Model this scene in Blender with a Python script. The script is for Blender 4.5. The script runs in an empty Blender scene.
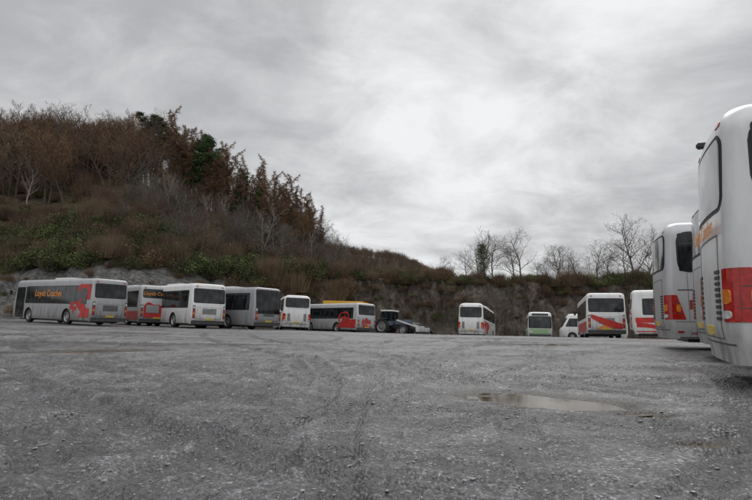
import bpy, bmesh, math, random
import numpy as np
from mathutils import Vector, Matrix
random.seed(7); rng=np.random.default_rng(7)
scene=bpy.context.scene
F=573.0; CZ=0.9
def T(px): return (px-376.0)/F
# ------------------------------------------------------------------ noise
def _h(i,j,s):
    n=(i.astype(np.int64)*374761393+j.astype(np.int64)*668265263+s*1442695041)&0xffffffff
    n=((n^(n>>13))*1274126177)&0xffffffff
    return ((n^(n>>16))&0xffff)/65535.0
def vn(x,y,s=0):
    x=np.asarray(x,float);y=np.asarray(y,float)
    i=np.floor(x);j=np.floor(y);fx=x-i;fy=y-j
    fx=fx*fx*(3-2*fx);fy=fy*fy*(3-2*fy)
    a=_h(i,j,s);b=_h(i+1,j,s);c=_h(i,j+1,s);d=_h(i+1,j+1,s)
    return (a*(1-fx)+b*fx)*(1-fy)+(c*(1-fx)+d*fx)*fy-0.5
def fbm(x,y,s=0,o=4):
    r=0;a=1;f=1
    for k in range(o):
        r=r+a*vn(x*f+k*17.3,y*f-k*9.1,s+k);a*=.5;f*=2.03
    return r
def sm(a,b,x):
    t=np.clip((x-a)/(b-a),0,1);return t*t*(3-2*t)
# ------------------------------------------------------------------ materials
def newmat(name):
    m=bpy.data.materials.new(name);m.use_nodes=True
    nt=m.node_tree;b=nt.nodes['Principled BSDF'];return m,nt,b
def ramp(nt,src,stops):
    r=nt.nodes.new('ShaderNodeValToRGB');e=r.color_ramp.elements
    while len(e)<len(stops): e.new(0.5)
    for k,(p,c) in enumerate(stops):
        e[k].position=p
        e[k].color=(c if len(c)==4 else (*c,1)) if hasattr(c,'__len__') else (c,c,c,1)
    nt.links.new(src,r.inputs[0]);return r.outputs[0]
def mix(nt,f,a,b,bt='MIX'):
    m=nt.nodes.new('ShaderNodeMix');m.data_type='RGBA';m.blend_type=bt
    for s,v in ((0,f),(6,a),(7,b)):
        if isinstance(v,bpy.types.NodeSocket): nt.links.new(v,m.inputs[s])
        else: m.inputs[s].default_value=v if s==0 else ((*v,1) if len(v)==3 else v)
    return m.outputs[2]
def mth(nt,op,a,b=0.0,c=0.0,clamp=False):
    m=nt.nodes.new('ShaderNodeMath');m.operation=op;m.use_clamp=clamp
    for s,v in ((0,a),(1,b),(2,c)):
        if isinstance(v,bpy.types.NodeSocket): nt.links.new(v,m.inputs[s])
        else: m.inputs[s].default_value=v
    return m.outputs[0]
def noise(nt,vec,scale,detail=4,rough=.55,dist=0.0):
    n=nt.nodes.new('ShaderNodeTexNoise');n.inputs['Scale'].default_value=scale
    n.inputs['Detail'].default_value=detail;n.inputs['Roughness'].default_value=rough;n.inputs['Distortion'].default_value=dist
    if vec is not None: nt.links.new(vec,n.inputs['Vector'])
    return n.outputs[0]
def bump(nt,b,h,strength,dist=.02):
    m=nt.nodes.new('ShaderNodeBump');m.inputs['Strength'].default_value=strength;m.inputs['Distance'].default_value=dist
    nt.links.new(h,m.inputs['Height']);nt.links.new(m.outputs[0],b.inputs['Normal']);return m
def paint(name,col,rough=.3,metal=0.0,dirt=.75):
    m,nt,b=newmat(name)
    tc=nt.nodes.new('ShaderNodeTexCoord');oc=tc.outputs['Object']
    sp=nt.nodes.new('ShaderNodeSeparateXYZ');nt.links.new(oc,sp.inputs[0])
    mp=nt.nodes.new('ShaderNodeMapping');mp.inputs['Scale'].default_value=(3,3,.7);nt.links.new(oc,mp.inputs[0])
    n1=noise(nt,mp.outputs[0],1.4,6,.6);n2=noise(nt,oc,9,4,.6)
    lo=mth(nt,'MULTIPLY_ADD',sp.outputs[2],-.62,1.15,True)
    lo=mth(nt,'POWER',lo,1.4)
    f=mth(nt,'MULTIPLY',lo,mth(nt,'MULTIPLY_ADD',n1,1.7,-.1,True))
    base=mth(nt,'MULTIPLY',ramp(nt,n1,[(.42,0),(.75,1)]),.25)
    f=mth(nt,'MULTIPLY',mth(nt,'ADD',f,base,0,True),dirt)
    c=mix(nt,f,col,(.13,.12,.105));c=mix(nt,mth(nt,'MULTIPLY',n2,.12),c,(.25,.24,.22))
    nt.links.new(c,b.inputs['Base Color'])
    r=mth(nt,'MULTIPLY_ADD',f,.5,rough,True);nt.links.new(r,b.inputs['Roughness'])
    b.inputs['Metallic'].default_value=metal
    bump(nt,b,noise(nt,oc,1.2,2),.08,.05)
    return m
def simple(name,col,rough=.5,metal=0,var=.25,sc=8,bmp=0,emit=None):
    m,nt,b=newmat(name);tc=nt.nodes.new('ShaderNodeTexCoord')
    n=noise(nt,tc.outputs['Object'],sc,5,.6)
    d=tuple(c*(1-var) for c in col);l=tuple(min(1,c*(1+var)) for c in col)
    nt.links.new(mix(nt,ramp(nt,n,[(.3,0),(.7,1)]),d,l),b.inputs['Base Color'])
    b.inputs['Roughness'].default_value=rough;b.inputs['Metallic'].default_value=metal
    if bmp: bump(nt,b,n,bmp,.02)
    return m
def foliage(name,c1,c2,c3,rough=.7):
    m,nt,b=newmat(name)
    g=nt.nodes.new('ShaderNodeNewGeometry');oi=nt.nodes.new('ShaderNodeObjectInfo')
    n=noise(nt,g.outputs['Position'],.55,5,.6);n2=noise(nt,g.outputs['Position'],6,2)
    f=mth(nt,'ADD',mth(nt,'MULTIPLY',n,.7),mth(nt,'MULTIPLY',n2,.3))
    c=ramp(nt,f,[(.35,c1),(.5,c2),(.66,c3)])
    v=mth(nt,'MULTIPLY_ADD',oi.outputs['Random'],.7,.65)
    hs=nt.nodes.new('ShaderNodeHueSaturation');nt.links.new(c,hs.inputs['Color']);nt.links.new(v,hs.inputs['Value'])
    nt.links.new(mth(nt,'MULTIPLY_ADD',oi.outputs['Random'],.03,.485),hs.inputs['Hue'])
    nt.links.new(hs.outputs[0],b.inputs['Base Color']);b.inputs['Roughness'].default_value=rough
    b.inputs['Specular IOR Level'].default_value=.2
    return m
M={}
M['silver']=paint('silver_paint',(.50,.505,.515),.32,.2)
M['silver2']=paint('dull_silver_paint',(.40,.405,.415),.35,.25,.9)
M['pale']=paint('pale_silver_paint',(.66,.665,.67),.3,.1,.85)
M['white']=paint('white_paint',(.76,.76,.75),.3)
M['grey']=paint('grey_paint',(.33,.34,.355),.35,.3)
M['red']=paint('red_paint',(.50,.025,.02),.35,0,.5)
M['maroon']=paint('maroon_paint',(.22,.02,.03),.35,0,.5)
M['yellow']=paint('yellow_paint',(.75,.45,.02),.4,0,.4)
M['green']=paint('green_paint',(.25,.42,.2),.4,0,.4)
M['blue']=paint('blue_grey_paint',(.10,.14,.2),.4,.2,.6)
M['navy']=paint('dark_car_paint',(.035,.045,.07),.25,.2,.6)
M['black']=simple('black_plastic',(.018,.018,.019),.45)
M['trim']=simple('dark_grey_trim',(.06,.06,.062),.55)
M['tyre']=simple('tyre_rubber',(.022,.021,.02),.85,0,.4,20,.3)
M['rim']=simple('steel_rim',(.33,.33,.33),.45,.5,.3,6)
M['tail']=simple('red_lens',(.36,.014,.01),.12,0,.35,14)
M['amber']=simple('amber_lens',(.6,.17,.02),.15,0,.3,14)
M['lamp']=simple('clear_lens',(.5,.5,.5),.12,0,.35,14)
M['plate']=simple('yellow_plate',(.6,.43,.05),.4,0,.15)
M['orange']=simple('orange_vinyl',(.7,.27,.06),.45,0,.1)
M['redv']=simple('red_vinyl',(.44,.025,.02),.4,0,.3,3)
M['seal']=simple('rubber_seal',(.012,.012,.012),.6)
def glassmat():
    m,nt,b=newmat('dark_tinted_glass')
    tc=nt.nodes.new('ShaderNodeTexCoord');o=tc.outputs['Object']
    mp=nt.nodes.new('ShaderNodeMapping');mp.inputs['Scale'].default_value=(1,1.6,.5);nt.links.new(o,mp.inputs[0])
    n=noise(nt,mp.outputs[0],2.4,3)
    nt.links.new(ramp(nt,n,[(.4,(.007,.008,.009)),(.62,(.03,.033,.036)),(.7,(.055,.058,.06))]),b.inputs['Base Color'])
    b.inputs['Roughness'].default_value=.07;b.inputs['IOR'].default_value=1.45
    bump(nt,b,noise(nt,o,.9,1),.12,.04);return m
M['glass']=glassmat()
# ------------------------------------------------------------------ ground height
A=[(4.2,7,.0,2),(15,2.5,0,2),(0,3,0,4),(-6,4,0,3),(0,8,0,3),(6,5,0,3),(0,15,-.03,2),(8,16,0,2),(-12,15,.1,1),
(-17.8,36,.34,2),(-15,41,.26,2),(-11,38,.24,2),(-7.5,40,.06,2),(-7.5,50,-.23,2),(-1.8,55,-.73,2),(-8.4,62,-.6,1),
(2,60,-1.0,2),(9.4,57,-1.04,2),(16.9,59,-1.3,1),(15.2,38,-.5,2),(16.6,36,-.5,1),(-27.5,43,.6,2)]
def feats(x,y): return np.stack([np.ones_like(x),x,y,x*y/10,x*x/10,y*y/10],-1)
_a=np.array(A);_w=_a[:,3]
C=np.linalg.lstsq(feats(_a[:,0],_a[:,1])*_w[:,None],_a[:,2]*_w,rcond=None)[0]
def gbase(x,y):
    x=np.clip(np.asarray(x,float),-32,32);y=np.clip(np.asarray(y,float),0,72)
    return feats(x,y)@C
PUD=[(1.80,6.25,.74,.40,-.75),(2.5,5.35,.22,.10,-.2),(2.35,4.25,.13,.06,0.1),(-6.5,13,1.2,.4,.3),(5.2,19,1.5,.5,-.2)]
def pz(p): return float(gbase(p[0],p[1]))-.012
TR=[(-30,-22,40.5),(-30,-22,43.2),(14,30,31.5),(14,30,28.6),(-60,40,66),(-60,38,63.2),(40,-10,43.5),(42,-12,47.0),(5,60,54.2),(5,60,51),
(9,-22,30),(9,-22,33.4),(-18,22,17.5),(-18,20,21.8),(30,34,37.5),(-2,-40,52),(-2,-42,60)]
for (x0,y0),(x1,y1),R in (((-3.3,5),(-.97,3),30),((-6,9),(-.5,3),18),((-.1,3.2),(.5,7),14),((0,5),(2.4,12),-25),((-2,8),(3,14),22),((-1.3,4.5),(-1,9),-30),((1,3.5),(4,8),16),((-9,12),(2,9),30),((-5,18),(8,15),-40),((-4,4),(-6,10),-12),((-3.6,5.4),(-1.3,3.1),26),((-.4,3.2),(.1,7),15),((-12,20),(6,12),50)):
    mx_,my_=(x0+x1)/2,(y0+y1)/2;dx,dy=x1-x0,y1-y0;l=math.hypot(dx,dy)
    TR.append((mx_-dy/l*R,my_+dx/l*R,abs(R)))
def relief(x,y):
    r=np.hypot(x,y);fade=np.exp(-r/40.)
    z=.05*vn(x/3.1,y/3.1,3)+.016*vn(x/.8,y/.8,5)*fade+.010*vn(x/.27,y/.27,6)*fade+.011*vn(x/.09,y/.09,8)*np.exp(-r/12)+.007*vn(x/.04,y/.04,9)*np.exp(-r/6)
    tk=np.zeros_like(x);
    for q,(cx,cy,R) in enumerate(TR):
        d0=np.hypot(x-cx,y-cy)-R+.12*vn(x/5,y/5,30+q);an=np.arctan2(y-cy,x-cx)
        msk=sm(-.18,.12,vn(an*R/7+q*3.3,q*1.7+0*x,50+q)+.10)*(.55+.45*((q*7)%5)/4)
        for o in (-.97,.97):
            d=np.abs(d0-o)
            prof=(1-sm(.10,.19,d));rim=np.exp(-((d-.22)/.05)**2)
            tread=.5+.5*np.sign(np.sin(an*R*2*math.pi/.13+d*18))
            z=z+msk*(-.028*prof-.010*prof*tread+.022*rim)*np.exp(-r/60)
            tk=np.maximum(tk,msk*prof)
    return z,tk
def groundz(x,y,full=False):
    x=np.asarray(x,float);y=np.asarray(y,float)
    b=gbase(x,y);rz,tk=relief(x,y);z=b+rz;wet=np.zeros_like(z)
    for p in PUD:
        c,s=math.cos(p[4]),math.sin(p[4]);dx=x-p[0];dy=y-p[1]
        u=(c*dx+s*dy)/p[2];v=(-s*dx+c*dy)/p[3]
        q=np.hypot(u,v)+.45*fbm(x/.35,y/.35,11,3)
        mk=1-sm(1.3,2.8,q)
        tgt=pz(p)+.05*(q-1)+.12*rz*np.clip(q,0,1)
        z=z*(1-mk)+tgt*mk; wet=np.maximum(wet,1-sm(1.1,2.0,q))
    if full: return z,tk,wet
    return z
# ------------------------------------------------------------------ mesh helpers
def meshobj(name,v,f,mats,parent=None,smooth=False,mi=None):
    me=bpy.data.meshes.new(name);me.from_pydata([tuple(a) for a in v],[],f)
    for m in (mats if isinstance(mats,list) else [mats]): me.materials.append(m)
    if mi is not None: me.polygons.foreach_set('material_index',mi)
    if smooth: me.polygons.foreach_set('use_smooth',[True]*len(me.polygons))
    me.update();o=bpy.data.objects.new(name,me);scene.collection.objects.link(o)
    if parent: o.parent=parent
    return o
def gridobj(name,P,nu,nv,mat,smooth=True,attrs=None,wrap=False):
    me=bpy.data.meshes.new(name);n=nu*nv
    me.vertices.add(n);me.vertices.foreach_set('co',P.reshape(-1).astype(np.float32))
    iu,iv=np.meshgrid(np.arange(nu if wrap else nu-1),np.arange(nv-1),indexing='ij')
    j=(iu+1)%nu
    q=np.stack([iu*nv+iv,j*nv+iv,j*nv+iv+1,iu*nv+iv+1],-1).reshape(-1,4)
    k=len(q);me.loops.add(k*4);me.loops.foreach_set('vertex_index',q.reshape(-1).astype(np.int32))
    me.polygons.add(k);me.polygons.foreach_set('loop_start',(np.arange(k)*4).astype(np.int32))
    me.polygons.foreach_set('use_smooth',np.full(k,smooth))
    me.update(calc_edges=True);me.validate()
    for a,v in (attrs or {}).items():
        at=me.attributes.new(a,'FLOAT','POINT');at.data.foreach_set('value',v.reshape(-1).astype(np.float32))
    me.materials.append(mat);o=bpy.data.objects.new(name,me);scene.collection.objects.link(o);return o
# ------------------------------------------------------------------ GROUND
def gravelmat():
    m,nt,b=newmat('wet_slate_gravel')
    g=nt.nodes.new('ShaderNodeNewGeometry');P=g.outputs['Position']
    at=nt.nodes.new('ShaderNodeAttribute');at.attribute_name='track'
    aw=nt.nodes.new('ShaderNodeAttribute');aw.attribute_name='wet'
    mp=nt.nodes.new('ShaderNodeMapping');mp.inputs['Rotation'].default_value=(0,0,.5);mp.inputs['Scale'].default_value=(.3,1.4,1);nt.links.new(P,mp.inputs[0])
    big=noise(nt,mp.outputs[0],.3,7,.65,1.0);mid=noise(nt,P,1.9,8,.7,.4);fine=noise(nt,P,24,6,.7)
    vo=nt.nodes.new('ShaderNodeTexVoronoi');vo.inputs['Scale'].default_value=38;nt.links.new(P,vo.inputs['Vector'])
    vo2=nt.nodes.new('ShaderNodeTexVoronoi');vo2.inputs['Scale'].default_value=95;nt.links.new(P,vo2.inputs['Vector'])
    sx=nt.nodes.new('ShaderNodeSeparateColor');nt.links.new(vo.outputs['Color'],sx.inputs[0])
    sx2=nt.nodes.new('ShaderNodeSeparateColor');nt.links.new(vo2.outputs['Color'],sx2.inputs[0])
    f=mth(nt,'ADD',mth(nt,'MULTIPLY',big,.6),mth(nt,'MULTIPLY',mid,.4))
    c=ramp(nt,f,[(.38,(.055,.055,.057)),(.47,(.125,.126,.13)),(.55,(.20,.20,.205)),(.66,(.30,.30,.30))])
    c=mix(nt,.8,c,ramp(nt,fine,[(.3,.3),(.5,.9),(.75,1.8)]),'MULTIPLY')
    st=ramp(nt,sx.outputs[0],[(0,.45),(.55,.85),(.82,1.15),(.92,2.2)])
    c=mix(nt,.7,c,st,'MULTIPLY')
    st2=ramp(nt,sx2.outputs[1],[(0,.5),(.75,1.05),(.93,2.4)])
    c=mix(nt,.6,c,st2,'MULTIPLY')
    c=mix(nt,mth(nt,'MULTIPLY',at.outputs['Fac'],.75),c,mix(nt,fine,(.035,.035,.036),(.10,.10,.10)))
    c=mix(nt,mth(nt,'MULTIPLY',aw.outputs['Fac'],.85),c,(.04,.033,.022))
    nt.links.new(c,b.inputs['Base Color'])
    wn=ramp(nt,f,[(.40,.14),(.5,.34),(.62,.65)])
    rr=mth(nt,'SUBTRACT',wn,mth(nt,'MULTIPLY',mth(nt,'MAXIMUM',aw.outputs['Fac'],at.outputs['Fac']),.18),0,True)
    rr=mth(nt,'MAXIMUM',rr,.12)
    nt.links.new(rr,b.inputs['Roughness']);b.inputs['Specular IOR Level'].default_value=.6
    h=mth(nt,'ADD',mth(nt,'MULTIPLY',fine,1.0),mth(nt,'MULTIPLY',vo.outputs['Distance'],-.9))
    h=mth(nt,'ADD',h,mth(nt,'MULTIPLY',noise(nt,P,6,4,.6),1.0))
    bump(nt,b,h,.95,.022);return m
az=np.concatenate([np.linspace(-42,42,660),np.linspace(44,316,90)])*math.pi/180
rad=np.concatenate([[.02,.5,1.0],np.exp(np.linspace(math.log(1.4),math.log(90),600)),[110,150,220,350,600,1200,3000]])
aa,rr=np.meshgrid(az,rad,indexing='ij')
gx=np.sin(aa)*rr;gy=np.cos(aa)*rr
z,tk,wet=groundz(gx,gy,True)
gobj=gridobj('gravel_ground',np.stack([gx,gy,z],-1),len(az),len(rad),gravelmat(),True,{'track':tk,'wet':wet},True)
# water puddles
mw,nt,b=newmat('muddy_water');g=nt.nodes.new('ShaderNodeNewGeometry')
nt.links.new(ramp(nt,noise(nt,g.outputs['Position'],3,4),[(.35,(.055,.038,.018)),(.65,(.115,.085,.048))]),b.inputs['Base Color'])
b.inputs['Roughness'].default_value=.04;b.inputs['IOR'].default_value=1.33;bump(nt,b,noise(nt,g.outputs['Position'],9,2),.06,.01)
for p in PUD:
    n=40;c,s=math.cos(p[4]),math.sin(p[4]);v=[]
    for k in range(n):
        a=2*math.pi*k/n;u=1.5*p[2]*math.cos(a);w=1.5*p[3]*math.sin(a)
        v.append((p[0]+c*u-s*w,p[1]+s*u+c*w,pz(p)))
    meshobj('puddle',v,[list(range(n))],mw)
# loose stones
bm=bmesh.new();bmesh.ops.create_icosphere(bm,subdivisions=1,radius=1)
iv=np.array([v.co[:] for v in bm.verts]);ifc=[[v.index for v in f.verts] for f in bm.faces];bm.free()
V=[];Fc=[];cnt=0
for k in range(9000):
    a=rng.uniform(-.66,.66);r=1.8*math.exp(rng.uniform(0,2.0));x=math.sin(a)*r;y=math.cos(a)*r
    if any(math.hypot(x-p[0],y-p[1])<p[2]*.8 for p in PUD): continue
    s=.0025+.010*rng.random()**4*(1+r*.06)+.0003*r
    q=iv*(1+.5*(rng.random((12,1))-.5))*np.array([s*rng.uniform(.8,1.7),s*rng.uniform(.8,1.4),s*.45])
    th=rng.random()*6.28;R=np.array([[math.cos(th),-math.sin(th),0],[math.sin(th),math.cos(th),0],[0,0,1]])
    V.append((q@R.T)+np.array([x,y,0]));Fc+= [[i+cnt for i in f] for f in ifc];cnt+=12
V=np.concatenate(V);ctr=V.reshape(-1,12,3).mean(1);zz=groundz(ctr[:,0],ctr[:,1]);V[:,2]+=np.repeat(zz,12)
meshobj('loose_gravel',V,Fc,simple('slate_stone',(.22,.22,.225),.4,0,.7,25))
# ------------------------------------------------------------------ HILL / QUARRY
def I(px,tab): 
    xs=np.array([a for a,_ in tab],float);ys=np.array([b for _,b in tab],float)
    return np.interp(px,xs,ys)
Yb_=[(-900,34),(-300,46),(0,53),(100,53),(200,57),(300,70),(400,76),(500,77),(650,73),(800,68),(1100,58),(1700,40)]
W_=[(-900,9),(0,9),(100,9),(230,8),(300,3.5),(350,2.2),(1700,2.2)]
ZT_=[(-900,5),(-300,5.5),(0,5.6),(60,6.3),(100,7.2),(150,6.4),(200,5.5),(300,5.7),(400,5.8),(500,5.7),(650,5.1),(1100,5.2),(1700,5)]
YC_=[(-900,120),(0,130),(100,130),(200,120),(300,110),(350,104),(1700,104)]
ZC_=[(-900,26),(-300,29),(0,31),(60,32),(100,31),(150,27.5),(200,22),(250,16.5),(300,12),(330,9),(350,7),(400,5.7),(500,5.6),(650,5.1),(1100,6),(1700,8)]
def hillz(px,Y,nz=True):
    t=(px-376)/F;Yb=I(px,Yb_);w=I(px,W_);zt=I(px,ZT_);Yc=I(px,YC_);zc=I(px,ZC_);X=t*Y
    k=Y-Yb;g=gbase(X,np.minimum(Y,Yb))-.4
    s=np.clip(k/w,0,1);wl=np.where(w>5,s**.85,s**.6)
    z=g+(zt-g)*wl
    q=np.clip((k-w)/(Yc-Yb-w),0,1);z=z+(zc-zt)*np.sin(q*math.pi/2)**1.15
    z=z-.05*np.maximum(Y-Yc,0)
    if nz:
        z=z+np.where(k>0,1,0)*(fbm(X/9,Y/9,70,4)*1.3*sm(0,6,k)+.5*fbm(X/1.6,Y/1.6,72,3)*sm(.2,2,k))
    return z
pxg=np.linspace(-900,1700,1000)
kk=np.concatenate([np.linspace(0,1,34),1+np.cumsum(np.geomspace(.06,1.6,70))/30*22])
PX,K=np.meshgrid(pxg,kk,indexing='ij')
w=I(PX,W_);Yb=I(PX,Yb_)
Kd=np.where(K<=1,K*w,w+(K-1)*3.2);Y=Yb+Kd
Z=hillz(PX,Y);X=(PX-376)/F*Y
fc=sm(0,.12,K)*(1-sm(1.0,1.6,K))
along=X+Y*.3
dd=(2.0*fbm(along/4,Z/7,80,4)+1.3*np.abs(fbm(along/1.0,Z/3.5,84,4)))*fc
Y=Y+dd*1.0
Z=Z+.25*fbm(along/.9,Z/.7,88,2)*fc
def hillmat():
    m,nt,b=newmat('quarry_rock_and_bracken')
    g=nt.nodes.new('ShaderNodeNewGeometry');P=g.outputs['Position']
    sp=nt.nodes.new('ShaderNodeSeparateXYZ');nt.links.new(g.outputs['Normal'],sp.inputs[0])
    spP=nt.nodes.new('ShaderNodeSeparateXYZ');nt.links.new(P,spP.inputs[0])
    mp=nt.nodes.new('ShaderNodeMapping');mp.inputs['Scale'].default_value=(1,1,.22);nt.links.new(P,mp.inputs[0])
    n1=noise(nt,mp.outputs[0],.9,8,.7,.8);n2=noise(nt,P,2.2,7,.7);n3=noise(nt,P,.25,5,.6)
    rock=ramp(nt,mth(nt,'ADD',mth(nt,'MULTIPLY',n1,.65),mth(nt,'MULTIPLY',n2,.35)),[(.36,(.018,.016,.014)),(.45,(.06,.05,.041)),(.54,(.12,.10,.08)),(.66,(.26,.235,.205))])
    rock=mix(nt,ramp(nt,n3,[(.5,0),(.62,.55)]),rock,(.075,.058,.034))
    scree=ramp(nt,n2,[(.35,(.06,.06,.06)),(.5,(.15,.15,.148)),(.66,(.28,.28,.275))])
    lx=mth(nt,'MULTIPLY_ADD',spP.outputs[0],-.14,-1.9,True)
    lx=mth(nt,'ADD',lx,mth(nt,'MULTIPLY_ADD',n3,1.6,-.8),0,True)
    hz=mth(nt,'MULTIPLY_ADD',spP.outputs[2],-.6,4.5,True)
    lx=mth(nt,'MULTIPLY',lx,hz,0,True)
    soil=ramp(nt,n1,[(.35,(.04,.035,.018)),(.5,(.10,.068,.036)),(.58,(.07,.075,.028)),(.72,(.15,.105,.06))])
    f=ramp(nt,mth(nt,'ADD',sp.outputs[2],mth(nt,'MULTIPLY_ADD',n2,.5,-.25)),[(.72,0),(.9,1)])
    c=mix(nt,f,rock,soil);c=mix(nt,mth(nt,'MULTIPLY',lx,.85),c,scree)
    nt.links.new(c,b.inputs['Base Color']);b.inputs['Roughness'].default_value=.9
    b.inputs['Specular IOR Level'].default_value=.2
    bump(nt,b,mth(nt,'ADD',n2,n1),.9,.35);return m
gridobj('quarry_hillside',np.stack([X,Y,Z],-1),len(pxg),len(kk),hillmat(),True)
# distant hill
DC=[(120,60),(300,66),(345,60),(375,57),(400,53),(425,43),(445,34),(520,22),(640,16),(760,10)]
def dhz(px,k,noise_=True):
    Yd=330+k*160;Xd=(px-376)/F*Yd
    z=I(px,DC)*1.0*np.sin(k*math.pi*.5)*.95-4
    return Xd,Yd,z+3*fbm(Xd/22,Yd/22,90,4)*k
pd=np.linspace(120,760,220);kd=np.linspace(0,1,30);PD,KD=np.meshgrid(pd,kd,indexing='ij')
XD,YD,ZD=dhz(PD,KD)
gridobj('distant_hill',np.stack([XD,YD,ZD],-1),len(pd),len(kd),foliage('far_woodland',(.03,.024,.018),(.05,.038,.028),(.07,.052,.038)),False)
# ------------------------------------------------------------------ TREES
class TM:
    def __init__(s): s.v=[];s.f=[];s.m=[]
    def tube(s,a,b,ra,rb,n=5,mi=0):
        d=(b-a);L=d.length
        if L<1e-5:return
        d/=L;u=d.orthogonal().normalized();w=d.cross(u);i=len(s.v)
        for p,r in ((a,ra),(b,rb)):
            for k in range(n):
                t=2*math.pi*k/n;s.v.append(p+(u*math.cos(t)+w*math.sin(t))*r)
        for k in range(n):
            k2=(k+1)%n;s.f.append((i+k,i+k2,i+n+k2,i+n+k));s.m.append(mi)
    def twig(s,a,b,w,mi=1):
        d=(b-a).normalized();u=d.cross(Vector((random.gauss(0,1),random.gauss(0,1),random.gauss(0,1))))
        if u.length<1e-4:return
        u=u.normalized()*w;i=len(s.v);s.v+=[a-u,a+u,b];s.f.append((i,i+1,i+2));s.m.append(mi)
    def leaf(s,p,sz,mi=1):
        u=Vector((random.gauss(0,1),random.gauss(0,1),random.gauss(0,1))).normalized()
        w=u.orthogonal().normalized();q=Matrix.Rotation(random.random()*6.28,3,u)@w;r=u.cross(q)
        i=len(s.v);s.v+=[p+q*sz,p+r*sz*.6,p-q*sz,p-r*sz*.6];s.f.append((i,i+1,i+2,i+3));s.m.append(mi)
    def mesh(s,name,mats):
        me=bpy.data.meshes.new(name);me.from_pydata([tuple(v) for v in s.v],[],s.f)
        for m in mats: me.materials.append(m)
        me.polygons.foreach_set('material_index',s.m);me.update();return me
def rv(s): return Vector((random.gauss(0,s),random.gauss(0,s),random.gauss(0,s)))
def grow(tm,p,d,L,r,lev,maxl,up=.25,tw=.016,nb=(6,6,6),spread=.75):
    segs=4 if lev<2 else 3;pts=[p];dd=d.copy()
    for k in range(segs):
        dd=(dd+rv(.13)+Vector((0,0,up*.25))).normalized();pts.append(pts[-1]+dd*(L/segs))
    for k in range(segs):
        ra=r*(1-.75*k/segs);rb=r*(1-.75*(k+1)/segs)
        if lev<=1: tm.tube(pts[k],pts[k+1],ra,rb,6 if lev==0 else 4,0)
        elif lev<maxl: tm.tube(pts[k],pts[k+1],max(ra,.012),max(rb,.008),3,0)
        else: tm.twig(pts[k],pts[k+1]+(pts[k+1]-pts[k])*.3,tw,1)
    if lev<maxl:
        for k in range(nb[lev]):
            f=(.28 if lev==0 else .15)+(.72 if lev==0 else .85)*(k+random.random())/nb[lev]
            x=min(f,.999)*segs;i=int(x);q=pts[i].lerp(pts[i+1],x-i)
            ax=(pts[i+1]-pts[i]).normalized();side=ax.orthogonal().normalized()
            side=Matrix.Rotation(random.random()*6.283,3,ax)@side
            nd=(ax*(1-spread*.7)+side*spread+Vector((0,0,up))).normalized()
            ln=L*(.62 if lev==0 else .55)*(1.1-.6*f)*random.uniform(.75,1.2)
            grow(tm,q,nd,ln,r*.45*(1.1-.6*f),lev+1,maxl,up,tw,nb,spread)
bark=simple('brown_bark',(.085,.066,.05),.9,0,.4,3)
bgrey=simple('grey_bark',(.13,.12,.105),.9,0,.4,3)
bbirch=simple('birch_bark',(.27,.25,.23),.8,0,.35,2)
twb=foliage('brown_twigs',(.075,.05,.033),(.135,.09,.06),(.19,.13,.09))
twp=foliage('russet_twigs',(.10,.052,.028),(.175,.092,.048),(.23,.13,.072))
twg=foliage('grey_twigs',(.06,.052,.046),(.09,.078,.068),(.12,.105,.09))
pineg=foliage('pine_needles',(.018,.036,.014),(.042,.07,.024),(.085,.12,.04))
gorse=foliage('gorse_leaves',(.022,.034,.011),(.062,.08,.024),(.12,.14,.042))
brack=foliage('bracken',(.06,.038,.023),(.13,.082,.046),(.18,.13,.075))
grass=foliage('rough_grass',(.06,.062,.022),(.12,.12,.05),(.18,.17,.085))
def bare(name,h,mats,tw=.018,nb=(11,7,6,4),spread=.75,up=.25,multi=1):
    tm=TM()
    for k in range(multi):
        d=Vector((random.gauss(0,.18 if multi>1 else .04),random.gauss(0,.18 if multi>1 else .04),1)).normalized()
        grow(tm,Vector((random.gauss(0,.2)*(multi>1),random.gauss(0,.2)*(multi>1),-.3)),d,h*random.uniform(.85,1),h*.014+.04,0,3,up,tw,nb,spread)
    return tm.mesh(name,mats)
random.seed(3)
BT=[bare('bare_tree_mesh',8.5,[bark,twb],.022,(12,7,6,4),.8,.22,1) for _ in range(4)]
BR=[bare('russet_tree_mesh',7.5,[bark,twp],.026,(10,7,6,4),.75,.3,2) for _ in range(3)]
BG=[bare('grey_tree_mesh',10,[bgrey,twg],.016,(14,8,6,4),.85,.18,1) for _ in range(4)]
BB=[bare('birch_mesh',9,[bbirch,twb],.018,(12,6,6,4),.6,.25,1) for _ in range(3)]
def larch(h):
    tm=TM();base=Vector((0,0,-.4));n=10;pts=[base+Vector((random.gauss(0,.06)*k,random.gauss(0,.06)*k,h*k/n)) for k in range(n+1)]
    for k in range(n): tm.tube(pts[k],pts[k+1],.17*(1-k/n)+.03,.17*(1-(k+1)/n)+.025,6,0)
    nb=130
    for i in range(nb):
        f=.34+.65*(i/nb)
        if f<.5 and random.random()<.5: continue
        x=f*n;j=min(int(x),n-1);p=pts[j].lerp(pts[j+1],x-j);a=random.random()*6.283
        L=(2.1*(1-f)**.7+.25)*random.uniform(.4,1.25);d=Vector((math.cos(a),math.sin(a),random.uniform(-.1,.35)));e=p+d*L
        e.z-=.06*L*L;tm.tube(p,e,.026,.008,3,0)
        for q in range(int(8+L*15)):
            s=random.uniform(.12,1);c=p.lerp(e,s);tm.twig(c,c+Vector((random.gauss(0,.2),random.gauss(0,.2),random.gauss(-.1,.2))),.022,1)
    return tm
LA=[larch(h).mesh('larch_mesh',[bark,twp if h!=13 else twb]) for h in (14,13,15,12,14.5)]
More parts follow.
